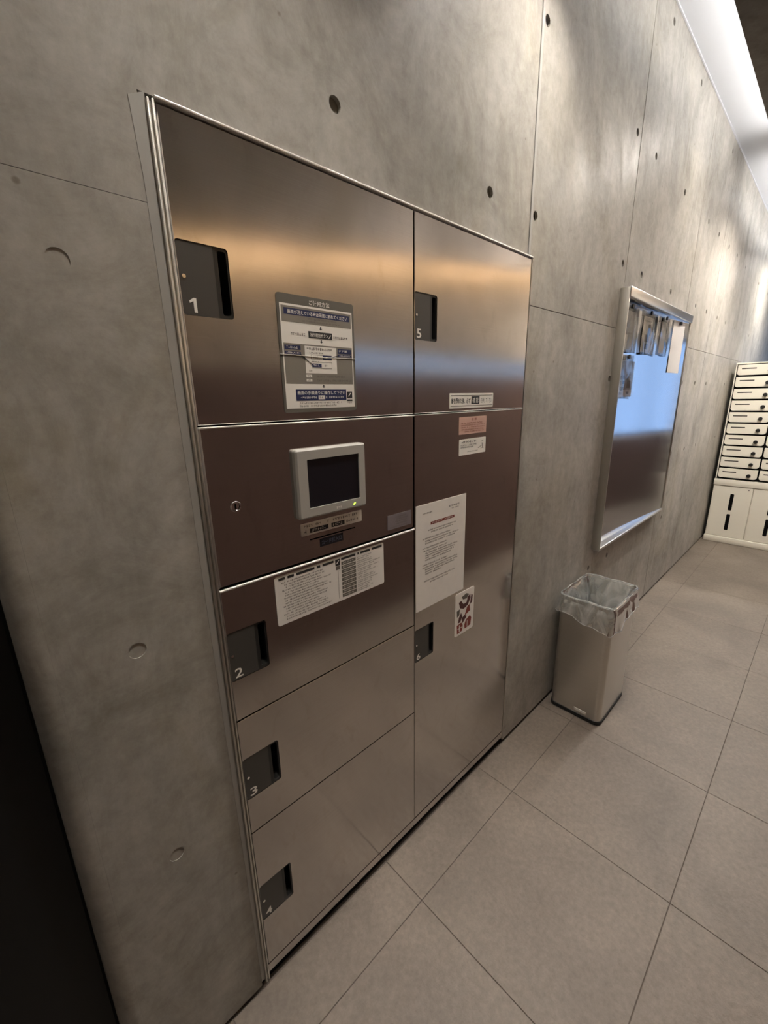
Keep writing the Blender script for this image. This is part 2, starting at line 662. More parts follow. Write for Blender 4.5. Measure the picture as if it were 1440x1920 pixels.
def panel(outline, ch=0.0012, yf=0.0):
    holes = []
    for k, (cx, cz) in enumerate(TIES):
        c = circle(cx, cz, 0.0145, 16)
        if all(inside(p, outline) for p in circle(cx, cz, 0.018, 8)):
            holes.append((cx, cz, c))
    bm = bmesh.new()
    holed(bm, outline, [h[2] for h in holes], yf, 0.02, ch, hole_back=0.012)
    p = obj('concrete_panel', bm, 'concrete', wall)
    for cx, cz, c in holes:
        bm = bmesh.new()
        deep = cx > 1.3 or cz > 2.0
        prism(bm, circle(cx, cz, 0.0145, 16), 0.009 if deep else 0.0013, 0.0135)
        bmesh.ops.recalc_face_normals(bm, faces=bm.faces)
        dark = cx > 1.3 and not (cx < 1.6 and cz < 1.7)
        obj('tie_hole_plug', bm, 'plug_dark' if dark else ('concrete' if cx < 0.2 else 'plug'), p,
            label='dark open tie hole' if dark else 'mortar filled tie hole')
    return p


CX0, CX1, CZT = 0.262, 1.434, 1.941      # opening the lockers are built into
g = 0.0009
# left of the cabinet: a rounded free end of the wall
bm = bmesh.new()
prof = [(0.002, 0.30), (-0.024, 0.30), (-0.024, 0.030)]
for i in range(7):
    a = math.pi / 2 * i / 6
    prof.append((-0.024 + 0.030 * (1 - math.cos(a)), 0.030 - 0.030 * math.sin(a)))
prof += [(0.0141, 0.0), (0.0141, 0.05)]
prism(bm, prof, 0.0, 3.25, 'z')
bmesh.ops.recalc_face_normals(bm, faces=bm.faces)
obj('concrete_corner', bm, 'concrete', wall, smooth=True, label='rounded free end of the concrete wall')
panel([(0.0142, 0.014), (CX0, 0.014), (CX0, SEAM_Z - 0.0004), (0.0142, SEAM_Z - 0.0004)], 0.0)
panel([(0.0142, SEAM_Z + 0.0004), (CX0, SEAM_Z + 0.0004), (CX0, CZT), (SEAM_X[0] - 0.004, CZT), (SEAM_X[0] - 0.004, WALL_TOP), (0.0142, WALL_TOP)], 0.0)
panel([(CX1 + 0.003, 0.014), (SEAM_X[1] - g, 0.014), (SEAM_X[1] - g, SEAM_Z - g), (CX1 + 0.003, SEAM_Z - g)])
panel([(SEAM_X[0] + 0.004, CZT + 0.001), (CX1 + 0.003, CZT + 0.001), (CX1 + 0.003, SEAM_Z + g), (SEAM_X[1] - g, SEAM_Z + g),
       (SEAM_X[1] - g, WALL_TOP), (SEAM_X[0] + 0.004, WALL_TOP)])
rnd = random.Random(4)
for i in range(1, len(SEAM_X) - 1):
    a, b = SEAM_X[i] + g, SEAM_X[i + 1] - g
    yy = rnd.choice((0.0, 0.0006, 0.0012, -0.0006))
    panel([(a, 0.014), (b, 0.014), (b, SEAM_Z - g), (a, SEAM_Z - g)], yf=yy)
    panel([(a, SEAM_Z + g), (b, SEAM_Z + g), (b, WALL_TOP), (a, WALL_TOP)], yf=yy)
# raised mortar fin at the first joint above the cabinet
bm = bmesh.new()
box(bm, SEAM_X[0] - 0.0030, SEAM_X[0] + 0.010, -0.0030, 0.01, CZT + 0.003, WALL_TOP, 0.001, 1)
obj('joint_fin', bm, 'mortar', wall, label='raised mortar fin along a vertical formwork joint')
bm = bmesh.new()
box(bm, SEAM_X[1] - 0.002, SEAM_X[1] + 0.004, -0.002, 0.01, SEAM_Z + 0.2, WALL_TOP, 0.0008, 1)
obj('joint_fin', bm, 'concrete', wall, label='raised mortar fin along a vertical formwork joint')

# light ridge of mortar at the cabinet's left edge (uneven)
bm = bmesh.new()
rnd = random.Random(7)
pts_l, zz = [], 0.03
while zz < 1.94:
    pts_l.append((0.2535 + rnd.uniform(-0.0006, 0.0006) - (rnd.uniform(0, 0.005) if zz > 1.85 else 0) + 0.009 * (1 - zz / 1.94), zz))
    zz += 0.02 if zz > 1.85 else 0.1
pts = [(0.2715, 0.03)] + [(0.2715, 1.942)] + pts_l[::-1]
prism(bm, pts, -0.0008, 0.01)
bmesh.ops.recalc_face_normals(bm, faces=bm.faces)
obj('mortar_joint', bm, 'mortar', wall, label='pale mortar filling beside the steel frame')

# floor of tiles
bm = bmesh.new()
box(bm, -2.2, 9.4, -1.9, 1.2, -0.10, -0.0022)
floor = struct('floor', bm, 'grout')
tx0 = 1.250 - 0.5345 * 7
tile_rows = [(-0.158, 0.0), (-0.690, -0.158), (-1.222, -0.690), (-1.754, -1.222)]
rnd = random.Random(2)
cache = {}
for (ya, yb) in tile_rows:
    for i in range(21):
        xa = tx0 + 0.5345 * i
        key = (ya, i)
        bm = bmesh.new()
        hz = rnd.uniform(-0.0004, 0.0004)
        box(bm, xa + 0.001, xa + 0.5345 - 0.001, ya + 0.001, yb - 0.001, -0.02, hz, 0.0008, 1)
        obj('tile', bm, 'tile', floor)

# ceiling: dark concrete slab with a lit slot along the wall
SLAB_Z, LIP_Y = 2.95, -0.232
bm = bmesh.new()
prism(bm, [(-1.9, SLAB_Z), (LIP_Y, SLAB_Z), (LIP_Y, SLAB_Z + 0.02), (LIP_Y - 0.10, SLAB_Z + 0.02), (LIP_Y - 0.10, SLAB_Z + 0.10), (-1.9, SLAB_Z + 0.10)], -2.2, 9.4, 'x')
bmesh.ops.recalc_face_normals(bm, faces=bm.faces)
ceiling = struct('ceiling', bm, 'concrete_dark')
bm = bmesh.new()
box(bm, -2.2, 9.4, LIP_Y - 0.16, 0.02, WALL_TOP, WALL_TOP + 0.05)
box(bm, -2.2, 9.4, LIP_Y - 0.16, LIP_Y - 0.12, SLAB_Z + 0.10, WALL_TOP)
obj('slot_soffit', bm, 'plaster', ceiling, label='white soffit of the lit slot above the wall')
bm = bmesh.new()
box(bm, -2.2, 9.4, -0.006, 0.0, WALL_TOP - 0.006, WALL_TOP + 0.0005)
obj('shadow_trim', bm, 'plaster', ceiling, label='thin white bead where slot and wall meet')
for x0, x1, mt, wd in ((-1.9, 1.35, 'led_near_added', 'dimmer one added above the lockers'), (1.45, 4.02, 'led', 'bright one above the notice board'),  # the dim strip over the lockers is added as fill
                       (4.42, 8.6, 'led', 'one furthest down the corridor')):
    t = thing('light_strip', 'linear lamp in the ceiling slot, ' + wd, 'lamp', (x0, LIP_Y - 0.03, SLAB_Z + 0.021), 'lamps in the ceiling slot')
    bm = bmesh.new()
    box(bm, x0, x1, LIP_Y - 0.060, LIP_Y - 0.022, SLAB_Z + 0.021, SLAB_Z + 0.050, 0.002, 1)
    obj('housing', bm, 'alu', t)
    bm = bmesh.new()
    box(bm, x0 + 0.01, x1 - 0.01, LIP_Y - 0.022, LIP_Y - 0.006, SLAB_Z + 0.024, SLAB_Z + 0.048, 0.003, 2)
    obj('diffuser', bm, mt, t)

# opposite side of the corridor
WY = -1.27
bm = bmesh.new()
box(bm, -2.2, 1.5, WY - 0.12, WY, 0.0, SLAB_Z)
box(bm, 1.5, 5.55, WY - 0.12, WY, 0.0, 1.665)
box(bm, 1.5, 5.55, WY - 0.12, WY, 1.81, SLAB_Z)
box(bm, 8.9, 9.4, WY - 0.12, WY, 0.0, SLAB_Z)
box(bm, 5.55, 8.9, WY - 0.12, WY, 0.0, 0.95)
box(bm, 5.55, 8.9, WY - 0.12, WY, 2.2, SLAB_Z)
wall_r = struct('wall_right', bm, 'concrete_far')
bm = bmesh.new()
box(bm, -2.2, 5.55, WY, WY + 0.02, 0.02, 1.66, 0.002, 1)
box(bm, 5.552, 8.9, WY, WY + 0.02, 0.02, 0.94, 0.002, 1)
obj('dark_panelling', bm, 'dark_wood', wall_r, label='dark brown panelling on the lower wall')
bm = bmesh.new()
prism(bm, [(-2.2, 1.835), (5.55, 2.765), (5.55, SLAB_Z), (-2.2, SLAB_Z)], WY, WY + 0.15)  # unseen bulkhead, sloped to shape the warm band reflected in the steel
prism(bm, [(-2.2, 1.80), (5.55, 2.73), (5.55, SLAB_Z), (-2.2, SLAB_Z)], WY + 0.15, WY + 0.17)
bmesh.ops.recalc_face_normals(bm, faces=bm.faces)
obj('bulkhead', bm, 'concrete_mid', wall_r, label='unseen grey bulkhead over the panelling, shaped for its reflection')
bm = bmesh.new()
prism(bm, [(-2.2, 1.795), (5.55, 2.725), (5.55, 2.729), (-2.2, 1.799)], WY + 0.125, WY + 0.17)
bmesh.ops.recalc_face_normals(bm, faces=bm.faces)
obj('lamp_shelf', bm, 'concrete_mid', wall_r)  # added shelf, keeps the strip lamp from lighting the floor
t = thing('added_wall_strip', 'unseen warm linear lamp added under the bulkhead opposite the lockers', 'lamp', (0.3, WY + 0.13, 2.12))  # lamp invented for the warm band reflected in the steel
bm = bmesh.new()
prism(bm, [(-0.6, 2.000), (-0.6, 2.022), (4.6, 2.646), (4.6, 2.624)], WY + 0.143, WY + 0.149)
bmesh.ops.recalc_face_normals(bm, faces=bm.faces)
obj('diffuser', bm, 'led_warm_added', t)
bm = bmesh.new()
box(bm, -2.2, 9.4, 1.0, 1.1, 0, 3.3)
struct('wall_back', bm, 'alcove_black')
bm = bmesh.new()
box(bm, -2.3, -2.2, -1.9, 1.2, 0, 3.3)
struct('wall_near', bm, 'concrete_dark')
bm = bmesh.new()
box(bm, 9.4, 9.5, -1.9, 1.2, 0, 3.3)
struct('wall_end', bm, 'concrete')
bm = bmesh.new()
box(bm, -2.2, -0.02, 0.02, 1.0, 3.12, 3.2)
struct('ceiling_alcove', bm, 'alcove_black')
# near-black panel added to keep the opening past the wall end dark
bm = bmesh.new()
box(bm, -1.30, -0.026, 0.07, 0.11, 0.004, 2.4, 0.004, 1)
d = struct('opening_panel', bm, 'alcove_black')
bm = bmesh.new()
tube(bm, [(-0.62, 0.07, 1.05), (-0.62, 0.02, 1.05), (-0.74, 0.02, 1.05)], 0.009, 8)
obj('panel_handle', bm, 'rubber', d)

# window on the far right lets daylight in
bm = bmesh.new()
for a in (5.55, 6.65, 7.75, 8.85):
    box(bm, a, a + 0.05, WY - 0.08, WY - 0.02, 0.95, 2.2)
box(bm, 5.55, 8.9, WY - 0.08, WY - 0.02, 0.95, 1.0)
box(bm, 5.55, 8.9, WY - 0.08, WY - 0.02, 2.15, 2.2)
box(bm, 1.5, 5.55, WY - 0.08, WY - 0.02, 1.6655, 1.675)  # rails of the added ribbon pane
box(bm, 1.5, 5.55, WY - 0.08, WY - 0.02, 1.800, 1.8095)
win = struct('window_1', bm, 'alu')
for a in (5.60, 6.70, 7.80):
    bm = bmesh.new()
    box(bm, a, a + 1.05, WY - 0.056, WY - 0.050, 1.0, 2.15)
    obj('pane', bm, 'glass', win)

bm = bmesh.new()
box(bm, 1.5, 5.55, WY - 0.056, WY - 0.050, 1.675, 1.800)  # unseen ribbon pane added to reflect a blue streak in the lockers
obj('pane', bm, 'glass_tint', win, label='unseen long low tinted pane added for its blue reflection')

# unseen ceiling downlights added to brighten walls, floor and mailboxes
DL = ((-0.45, -0.36, 0.12, 0.028, 'nearest the dark alcove'), (0.40, -0.36, 0.14, 0.044, 'above the touch screen'),
      (1.35, -0.27, 0.10, 0.044, 'above the paper notice'),
      (2.05, -0.48, 0.045, 0.022, 'above the waste bin'), (3.25, -0.50, 0.030, 0.029, 'above the notice board'),
      (4.30, -0.52, 0.060, 0.050, 'in front of the mailboxes, nearer the wall'), (4.30, -0.92, 0.060, 0.050, 'in front of the mailboxes, away from the wall'),
      (6.30, -0.50, 0.05, 0.060, 'beyond the mailboxes'))
for lx, ly, cd, lr_, wd in DL:
    t = thing('added_downlight', 'unseen short cylindrical ceiling lamp added ' + wd, 'lamp', (lx, ly, SLAB_Z), 'added ceiling downlights')
    bm = bmesh.new()
    n = 28
    prof_ = ((lr_ + 0.010, SLAB_Z - cd), (lr_ + 0.016, SLAB_Z - cd), (lr_ + 0.016, SLAB_Z - 0.0005))
    rg = [[bm.verts.new((lx + r_ * math.cos(2 * math.pi * k / n), ly + r_ * math.sin(2 * math.pi * k / n), z_)) for k in range(n)]
          for r_, z_ in ((lr_ + 0.010, SLAB_Z - 0.02),) + prof_]
    for A_, B_ in zip(rg[:-1], rg[1:]):
        for k in range(n):
            bm.faces.new((A_[k], A_[(k + 1) % n], B_[(k + 1) % n], B_[k]))
    obj('can', bm, 'plate', t, smooth=True)
    bm = bmesh.new()
    prism(bm, circle(lx, ly, lr_, 24), SLAB_Z - 0.026, SLAB_Z - 0.020, 'z')
    bmesh.ops.recalc_face_normals(bm, faces=bm.faces)
    obj('lens', bm, 'lamp_face', t)

# ------------------------------------------------------------------ the parcel lockers built into the wall
LX0, LXM, LX1 = 0.2845, 0.8555, 1.4295
lk = thing('parcel_locker', 'wall-recessed brushed steel parcel locker bank with numbered doors and touch screen', 'locker', (0.857, 0.0, 0.0))

bm = bmesh.new()
box(bm, LX0 + 0.002, LX1 - 0.002, 0.045, 0.28, 0.03, 1.93)
obj('body', bm, 'black', lk)
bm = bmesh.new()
box(bm, 0.20, LX1 + 0.02, 0.012, 0.02, 0.0005, 0.040)  # black strip stands in for the shade below the plinth
obj('shade_strip', bm, 'black', lk, label='black strip painting the shade of the recess under the plinth')
# frame: left profile with a groove, top and right edge
bm = bmesh.new()
box(bm, 0.2712, 0.2752, -0.0075, 0.03, 0.02, 1.934, 0.0015, 2)
box(bm, 0.2752, 0.2792, 0.0005, 0.03, 0.02, 1.934)
box(bm, 0.2792, 0.2832, -0.0050, 0.03, 0.02, 1.936, 0.0012, 2)
obj('side_frame', bm, 'trim_steel', lk, smooth=True, label='ribbed steel profile down the left edge')
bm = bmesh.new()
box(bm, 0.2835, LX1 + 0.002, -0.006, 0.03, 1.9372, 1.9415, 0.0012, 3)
obj('top_frame', bm, 'edge_highlight', lk, smooth=True, label='thin steel lip along the top, coloured as a highlight')
bm = bmesh.new()
box(bm, LX1 + 0.0005, LX1 + 0.0045, -0.002, 0.03, 0.03, 1.9365, 0.0008, 1)
obj('side_frame', bm, 'trim_steel', lk, label='plain steel edge down the right side')
bm = bmesh.new()
box(bm, 0.2835, LX1, 0.0, 0.03, 0.036, 0.0635, 0.0008, 1)
obj('kick_plate', bm, 'steel', lk, label='low steel plinth above the floor gap')


def handle_shape(hx, zt):
    return (hx, hx + 0.0885, zt - 0.1135, zt)


def locker_door(x0, x1, z0, z1, hz, num, ch=0.0014, handle=True, yf=0.0):
    gp = 0.0016
    outline = [(x0 + gp, z0 + gp), (x1 - gp, z0 + gp), (x1 - gp, z1 - gp), (x0 + gp, z1 - gp)]
    holes = []
    if handle:
        hx0, hx1, hz0, hz1 = handle_shape(x0 + 0.0022, hz)
        holes = [rrect(hx0, hx1, hz0, hz1, 0.006, 4)]
    bm = bmesh.new()
    holed(bm, outline, holes, yf, 0.022, ch, hole_back=0.012)
    d = obj('door', bm, 'steel', lk)
    if not handle:
        return d
    W = hx1 - hx0
    xs = hx0 + W * 0.70
    # recessed grip: dark plate, rounded return and deep pull slot
    bm = bmesh.new()
    slot = rrect(hx0 + W * 0.79, hx1 - 0.003, hz0 + 0.006, hz1 - 0.005, 0.004, 4)
    holed(bm, rrect(hx0 + 0.0003, hx1 - 0.0003, hz0 + 0.0003, hz1 - 0.0003, 0.0058, 4), [slot], 0.0022, 0.006, 0, hole_back=0.040)
    h = obj('handle_recess', bm, 'plate_rim', d)
    h['label'] = 'black recessed grip'
    bm = bmesh.new()
    prism(bm, rrect(hx0 + 0.001, xs, hz0 + 0.001, hz1 - 0.001, 0.005, 4, (1, 0, 0, 1)), 0.0010, 0.0024)
    bmesh.ops.recalc_face_normals(bm, faces=bm.faces)
    obj('grip_plate', bm, 'plate', d)
    bm = bmesh.new()
    prism(bm, slot, 0.0395, 0.0415)
    bmesh.ops.recalc_face_normals(bm, faces=bm.faces)
    obj('slot_back', bm, 'black', d)
    bm = bmesh.new()
    cz = hz1 - 0.054
    prism(bm, circle(hx0 + 0.0085, cz, 0.0032, 12), -0.0002, 0.0012)
    bmesh.ops.recalc_face_normals(bm, faces=bm.faces)
    obj('lock_pin', bm, 'chrome', d)
    p = Print(hx0, hx1, hz1, hz0, 0.0008)
    wd = 0.12 if num == '1' else 0.20
    u0 = 0.13 if num == '1' else 0.10
    if num == '1':
        p.poly([(0.215, 0.955), (0.275, 0.955), (0.275, 0.755), (0.225, 0.755), (0.145, 0.795), (0.145, 0.830), (0.215, 0.800)], 'white', 1)
    else:
        p.text(num, u0, 0.76, u0 + wd, 0.955, 'white', 1, 0.012)
    p.done(d, 'numeral')
    return d


Z0, Z4, Z3, Z2, Z1, ZT = 0.0655, 0.512, 0.828, 1.141, 1.459, 1.9365
locker_door(LX0, LXM, Z1, ZT, 1.757, '1')
locker_door(LX0, LXM, Z3, Z2, 1.041, '2', ch=0.0012)
locker_door(LX0, LXM, Z4, Z3, 0.724, '3', ch=0.0003)
locker_door(LX0, LXM, Z0, Z4, 0.337, '4', ch=0.0003)
locker_door(LXM, LX1, Z1, ZT, 1.760, '5')
locker_door(LXM, LX1, Z0, Z1, 0.806, '6')
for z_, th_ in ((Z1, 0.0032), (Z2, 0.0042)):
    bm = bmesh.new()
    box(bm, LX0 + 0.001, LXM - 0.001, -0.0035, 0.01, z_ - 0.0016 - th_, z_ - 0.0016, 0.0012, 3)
    obj('top_lip', bm, 'edge_highlight', lk, smooth=True, label='folded upper edge of the panel below, coloured as a highlight')
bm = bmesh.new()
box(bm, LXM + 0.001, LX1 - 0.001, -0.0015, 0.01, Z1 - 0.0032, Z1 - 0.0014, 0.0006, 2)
obj('top_lip', bm, 'edge_highlight', lk, smooth=True, label='thin folded edge coloured as a highlight')
# control panel
bm = bmesh.new()
gp = 0.0016
holes = [circle(0.338, 1.302, 0.0095, 20), rrect(0.503, 0.637, 1.1905, 1.1935, 0.001, 2)]
holed(bm, [(LX0 + gp, Z2 + gp), (LXM - gp, Z2 + gp), (LXM - gp, Z1 - gp), (LX0 + gp, Z1 - gp)], holes, 0.0, 0.022, 0.003, hole_back=0.02)
cp = obj('control_panel', bm, 'steel', lk, label='steel panel holding the touch screen')
bm = bmesh.new()
prism(bm, circle(0.338, 1.302, 0.0093, 20), 0.001, 0.015)
bmesh.ops.recalc_face_normals(bm, faces=bm.faces)
obj('key_cylinder', bm, 'chrome', cp, label='round chrome key lock')
bm = bmesh.new()
tube(bm, [(0.338 + 0.0096 * math.cos(a * math.pi / 12), -0.0008, 1.302 + 0.0096 * math.sin(a * math.pi / 12)) for a in range(24)], 0.0016, 6, True)
obj('lock_ring', bm, 'chrome', cp, smooth=True)
bm = bmesh.new()
box(bm, 0.3368, 0.3392, -0.0002, 0.003, 1.297, 1.307)
obj('keyway', bm, 'black', cp)
bm = bmesh.new()
box(bm, 0.501, 0.639, 0.012, 0.014, 1.188, 1.196)
obj('slot_back', bm, 'black', cp)
for ring_z in ():
    pass
# monitor
bm = bmesh.new()
MX0, MX1, MZ0, MZ1 = 0.4720, 0.6665, 1.2465, 1.4005
outer = rrect(MX0, MX1, MZ0, MZ1, 0.006, 4)
holed(bm, outer, [rrect(0.4995, 0.6450, 1.2690, 1.3770, 0.001, 1)], -0.0145, 0.0, 0.004, hole_back=-0.010)
mon = obj('monitor_bezel', bm, 'monitor', lk, label='pale grey plastic bezel around the touch screen')
bm = bmesh.new()
box(bm, 0.4985, 0.6460, -0.0108, -0.0098, 1.2680, 1.3780)
obj('screen', bm, 'screen', mon, label='dark touch screen')
bm = bmesh.new()
prism(bm, [(0.6225, 1.2555), (0.6265, 1.2555), (0.6300, 1.2600), (0.6260, 1.2600)], -0.0152, -0.0140)
bmesh.ops.recalc_face_normals(bm, faces=bm.faces)
obj('indicator_lamp', bm, 'led_green', mon, label='small green power lamp')
p = Print(MX0, MX1, MZ1, MZ0, -0.0148)
p.line(0.51, 0.61, 0.91, 0.035, 'white', 1, 3)
p.done(mon)


# ------------------------------------------------------------------ cards, stickers and papers on the lockers
def card(name, label, cat, x0, x1, z0, z1, mat, r=0.002, th=0.0008, yf=0.0, group=None, partname='card', skew=0):
    t = thing(name, label, cat, ((x0 + x1) / 2, yf, z0), group)
    bm = bmesh.new()
    prism(bm, rrect(x0, x1, z0, z1, r, 4), yf - th, yf - 0.0001)
    bmesh.ops.recalc_face_normals(bm, faces=bm.faces)
    obj(partname, bm, mat, t)
    return t


# 1 the operating instructions
X0, X1, ZA, ZB = 0.4628, 0.6548, 1.4765, 1.7030
t = card('instruction_sign', 'laminated instruction card with navy headings and arrows on locker door 1', 'sign', X0, X1, ZA, ZB, 'grey_dark', 0.006, 0.0012)
p = Print(X0, X1, ZB, ZA, -0.0013)
p.rect(0.03, 0.078, 0.97, 0.965, 'white', 1)
p.rect(0.045, 0.095, 0.955, 0.225, 'grey_print', 2)
p.rect(0.045, 0.40, 0.955, 0.745, 'grey_print', 2)
p.text('ご使用方法', 0.39, 0.024, 0.66, 0.066, 'white', 3, 0.01)
p.rect(0.075, 0.112, 0.93, 0.165, 'navy', 3)
p.text('画面が消えている時は画面に触れてください', 0.12, 0.122, 0.90, 0.157, 'white', 4, 0.01)
p.line(0.36, 0.76, 0.175, 0.014, 'ink_grey', 3, 1)
p.line(0.26, 0.80, 0.198, 0.014, 'ink_grey', 3, 2)


def arrow(p, u, v, s=0.03, m='ink'):
    p.rect(u - 0.008, v, u + 0.008, v + s * 0.6, m, 3)
    p.poly([(u - 0.022, v + s * 0.45), (u, v + s), (u + 0.022, v + s * 0.45), (u, v + s * 0.62)], m, 3)


arrow(p, 0.525, 0.240)
arrow(p, 0.525, 0.352)
arrow(p, 0.525, 0.752)
p.rect(0.36, 0.285, 0.675, 0.343, 'ink', 3)
p.text('操作開始ボタン', 0.385, 0.297, 0.62, 0.331, 'white', 4, 0.008)
p.poly([(0.625, 0.333), (0.655, 0.300), (0.66, 0.306), (0.632, 0.336)], 'white', 4)
p.line(0.14, 0.345, 0.308, 0.022, 'ink_grey', 3, 4)
p.line(0.69, 0.92, 0.308, 0.022, 'ink_grey', 3, 5)
p.rect(0.055, 0.415, 0.25, 0.452, 'navy', 3)
p.line(0.075, 0.235, 0.424, 0.020, 'white', 4, 6)
p.rect(0.055, 0.468, 0.25, 0.492, 'navy', 3)
p.line(0.075, 0.235, 0.472, 0.015, 'white', 4, 16)
p.rect(0.30, 0.412, 0.725, 0.650, 'white', 3)
p.line(0.325, 0.69, 0.423, 0.024, 'ink_grey', 4, 7)
p.line(0.36, 0.55, 0.462, 0.014, 'ink_grey', 4, 8)
p.frame(0.375, 0.485, 0.655, 0.528, 'ink_grey', 0.004, 4)
p.line(0.41, 0.49, 0.497, 0.018, 'ink_grey', 4, 9)
p.rect(0.53, 0.487, 0.652, 0.525, 'navy', 5)
p.line(0.55, 0.63, 0.497, 0.018, 'white', 6, 10)
p.frame(0.375, 0.548, 0.655, 0.605, 'ink_grey', 0.004, 4)
p.line(0.385, 0.48, 0.540, 0.013, 'ink_grey', 5, 11)
p.rect(0.385, 0.562, 0.51, 0.595, 'navy', 5)
p.line(0.40, 0.49, 0.570, 0.018, 'white', 6, 12)
p.line(0.55, 0.61, 0.570, 0.018, 'ink_grey', 6, 13)
p.line(0.34, 0.39, 0.618, 0.018, 'ink_grey', 5, 14)
p.rect(0.745, 0.418, 0.945, 0.462, 'navy', 3)
p.text('ドア開', 0.765, 0.428, 0.88, 0.448, 'white', 4, 0.01)
p.rect(0.745, 0.470, 0.945, 0.490, 'navy', 3)
p.line(0.755, 0.93, 0.474, 0.013, 'white', 4, 15)
p.poly([(0.25, 0.487), (0.385, 0.57), (0.385, 0.576), (0.23, 0.495)], 'ink', 6)
p.poly([(0.745, 0.478), (0.652, 0.500), (0.652, 0.507), (0.745, 0.486)], 'ink', 6)
for v_ in (0.662, 0.700):
    p.rect(0.30, v_, 0.375, v_ + 0.024, 'white', 3)
    p.line(0.31, 0.36, v_ + 0.005, 0.014, 'ink_grey', 4, int(v_ * 100))
p.line(0.43, 0.85, 0.667, 0.018, 'ink_grey', 3, 21)
p.line(0.42, 0.94, 0.704, 0.018, 'ink_grey', 3, 22)
p.rect(0.155, 0.795, 0.845, 0.895, 'navy', 3)
p.text('画面の手順通りに操作して下さい', 0.175, 0.806, 0.83, 0.842, 'white', 4, 0.012)
p.line(0.21, 0.43, 0.858, 0.020, 'white', 4, 23)
p.rect(0.445, 0.850, 0.535, 0.886, 'white', 4)
p.line(0.46, 0.53, 0.858, 0.020, 'ink_grey', 5, 24)
p.line(0.545, 0.81, 0.858, 0.020, 'white', 4, 25)
p.line(0.195, 0.79, 0.908, 0.017, 'ink_grey', 3, 26)
p.line(0.195, 0.72, 0.936, 0.017, 'ink_grey', 3, 27)
p.rect(0.855, 0.815, 0.935, 0.878, 'ink', 3)
p.poly([(0.87, 0.862), (0.905, 0.828), (0.918, 0.830), (0.885, 0.862)], 'white', 4)
p.rect(0.855, 0.893, 0.935, 0.908, 'ink', 3)
p.line(0.86, 0.93, 0.918, 0.012, 'ink_grey', 3, 28)
p.done(t, 'print')
bm = bmesh.new()
tube(bm, [(X0 - 0.001, -0.0018, 1.5905), (X0 + 0.05, -0.0022, 1.5900), (X0 + 0.10, -0.0022, 1.5885), (X1 + 0.001, -0.0018, 1.5900)], 0.0007, 6)  # white ridge paints the glare along the crease
obj('crease', bm, 'white', t, label='crease across the laminate with its glare painted white')

# sticker under the screen
t = card('instruction_sticker', 'narrow white sticker with black boxed words directly under the touch screen', 'sticker', 0.4805, 0.6590, 1.2045, 1.2335, 'paper')
p = Print(0.4805, 0.6590, 1.2335, 1.2045, -0.0009)
p.line(0.05, 0.45, 0.14, 0.20, 'ink_grey', 1, 31)
p.line(0.50, 0.96, 0.14, 0.20, 'ink', 1, 32)
p.line(0.04, 0.12, 0.56, 0.26, 'ink', 1, 33)
p.rect(0.13, 0.50, 0.42, 0.86, 'ink', 1)
p.line(0.15, 0.40, 0.58, 0.20, 'paper', 2, 34)
p.rect(0.47, 0.50, 0.69, 0.86, 'ink', 1)
p.line(0.49, 0.68, 0.58, 0.20, 'paper', 2, 35)
p.line(0.72, 0.95, 0.56, 0.22, 'ink_grey', 1, 36)
p.done(t)
# printed words under the card slot
t = card('card_slot_label', 'small dark blue-grey label with pale words below the card slot', 'sticker', 0.5290, 0.5980, 1.1680, 1.1880, 'lilac', 0.001, 0.0004)
p = Print(0.5290, 0.5980, 1.1880, 1.1680, -0.0005)
p.rect(0.0, 0.0, 1.0, 1.0, 'screen', 1)
p.text('カード挿入口', 0.08, 0.22, 0.92, 0.80, 'label_blue', 2, 0.01)
p.done(t)
# faint sticker lower right of the control panel
t = card('maker_sticker', 'small grey-lilac sticker at the lower right corner of the touch screen panel', 'sticker', 0.7495, 0.8420, 1.1570, 1.1975, 'lilac')
p = Print(0.7495, 0.8420, 1.1975, 1.1570, -0.0009)
for i, (a, b) in enumerate(((0.32, 0.78), (0.34, 0.86), (0.30, 0.84), (0.36, 0.80))):
    p.line(a, b, 0.16 + 0.16 * i, 0.09, 'grey_dark', 1, 40 + i)
p.line(0.08, 0.9, 0.84, 0.07, 'ink_grey', 1, 44)
p.done(t)
# white notice card on door 2
X0, X1, ZA, ZB = 0.4040, 0.7315, 1.0110, 1.1285
t = card('notice_card', 'wide white printed rules card on locker door 2, with a dark table right of centre', 'sign', X0, X1, ZA, ZB, 'paper', 0.005, 0.0012)
p = Print(X0, X1, ZB, ZA, -0.0013)
for a, b in ((0.03, 0.08), (0.10, 0.15), (0.17, 0.32), (0.34, 0.37), (0.39, 0.49)):
    p.rect(a, 0.035, b, 0.085, 'ink', 1)
for a, b in ((0.56, 0.70), (0.72, 0.735), (0.75, 0.85), (0.87, 0.98)):
    p.rect(a, 0.035, b, 0.085, 'ink', 1)
p.rect(0.505, 0.035, 0.548, 0.18, 'ink', 1)
p.poly([(0.512, 0.13), (0.535, 0.06), (0.541, 0.07), (0.52, 0.14)], 'paper', 2)
p.rect(0.508, 0.19, 0.545, 0.27, 'ink_grey', 1)
r_ = random.Random(9)
for i in range(15):
    v = 0.13 + i * 0.055
    a = 0.05 + (0.02 if i % 3 else 0.0)
    p.line(a, a + r_.uniform(0.28, 0.43), v, 0.030, 'ink_grey', 1, 50 + i)
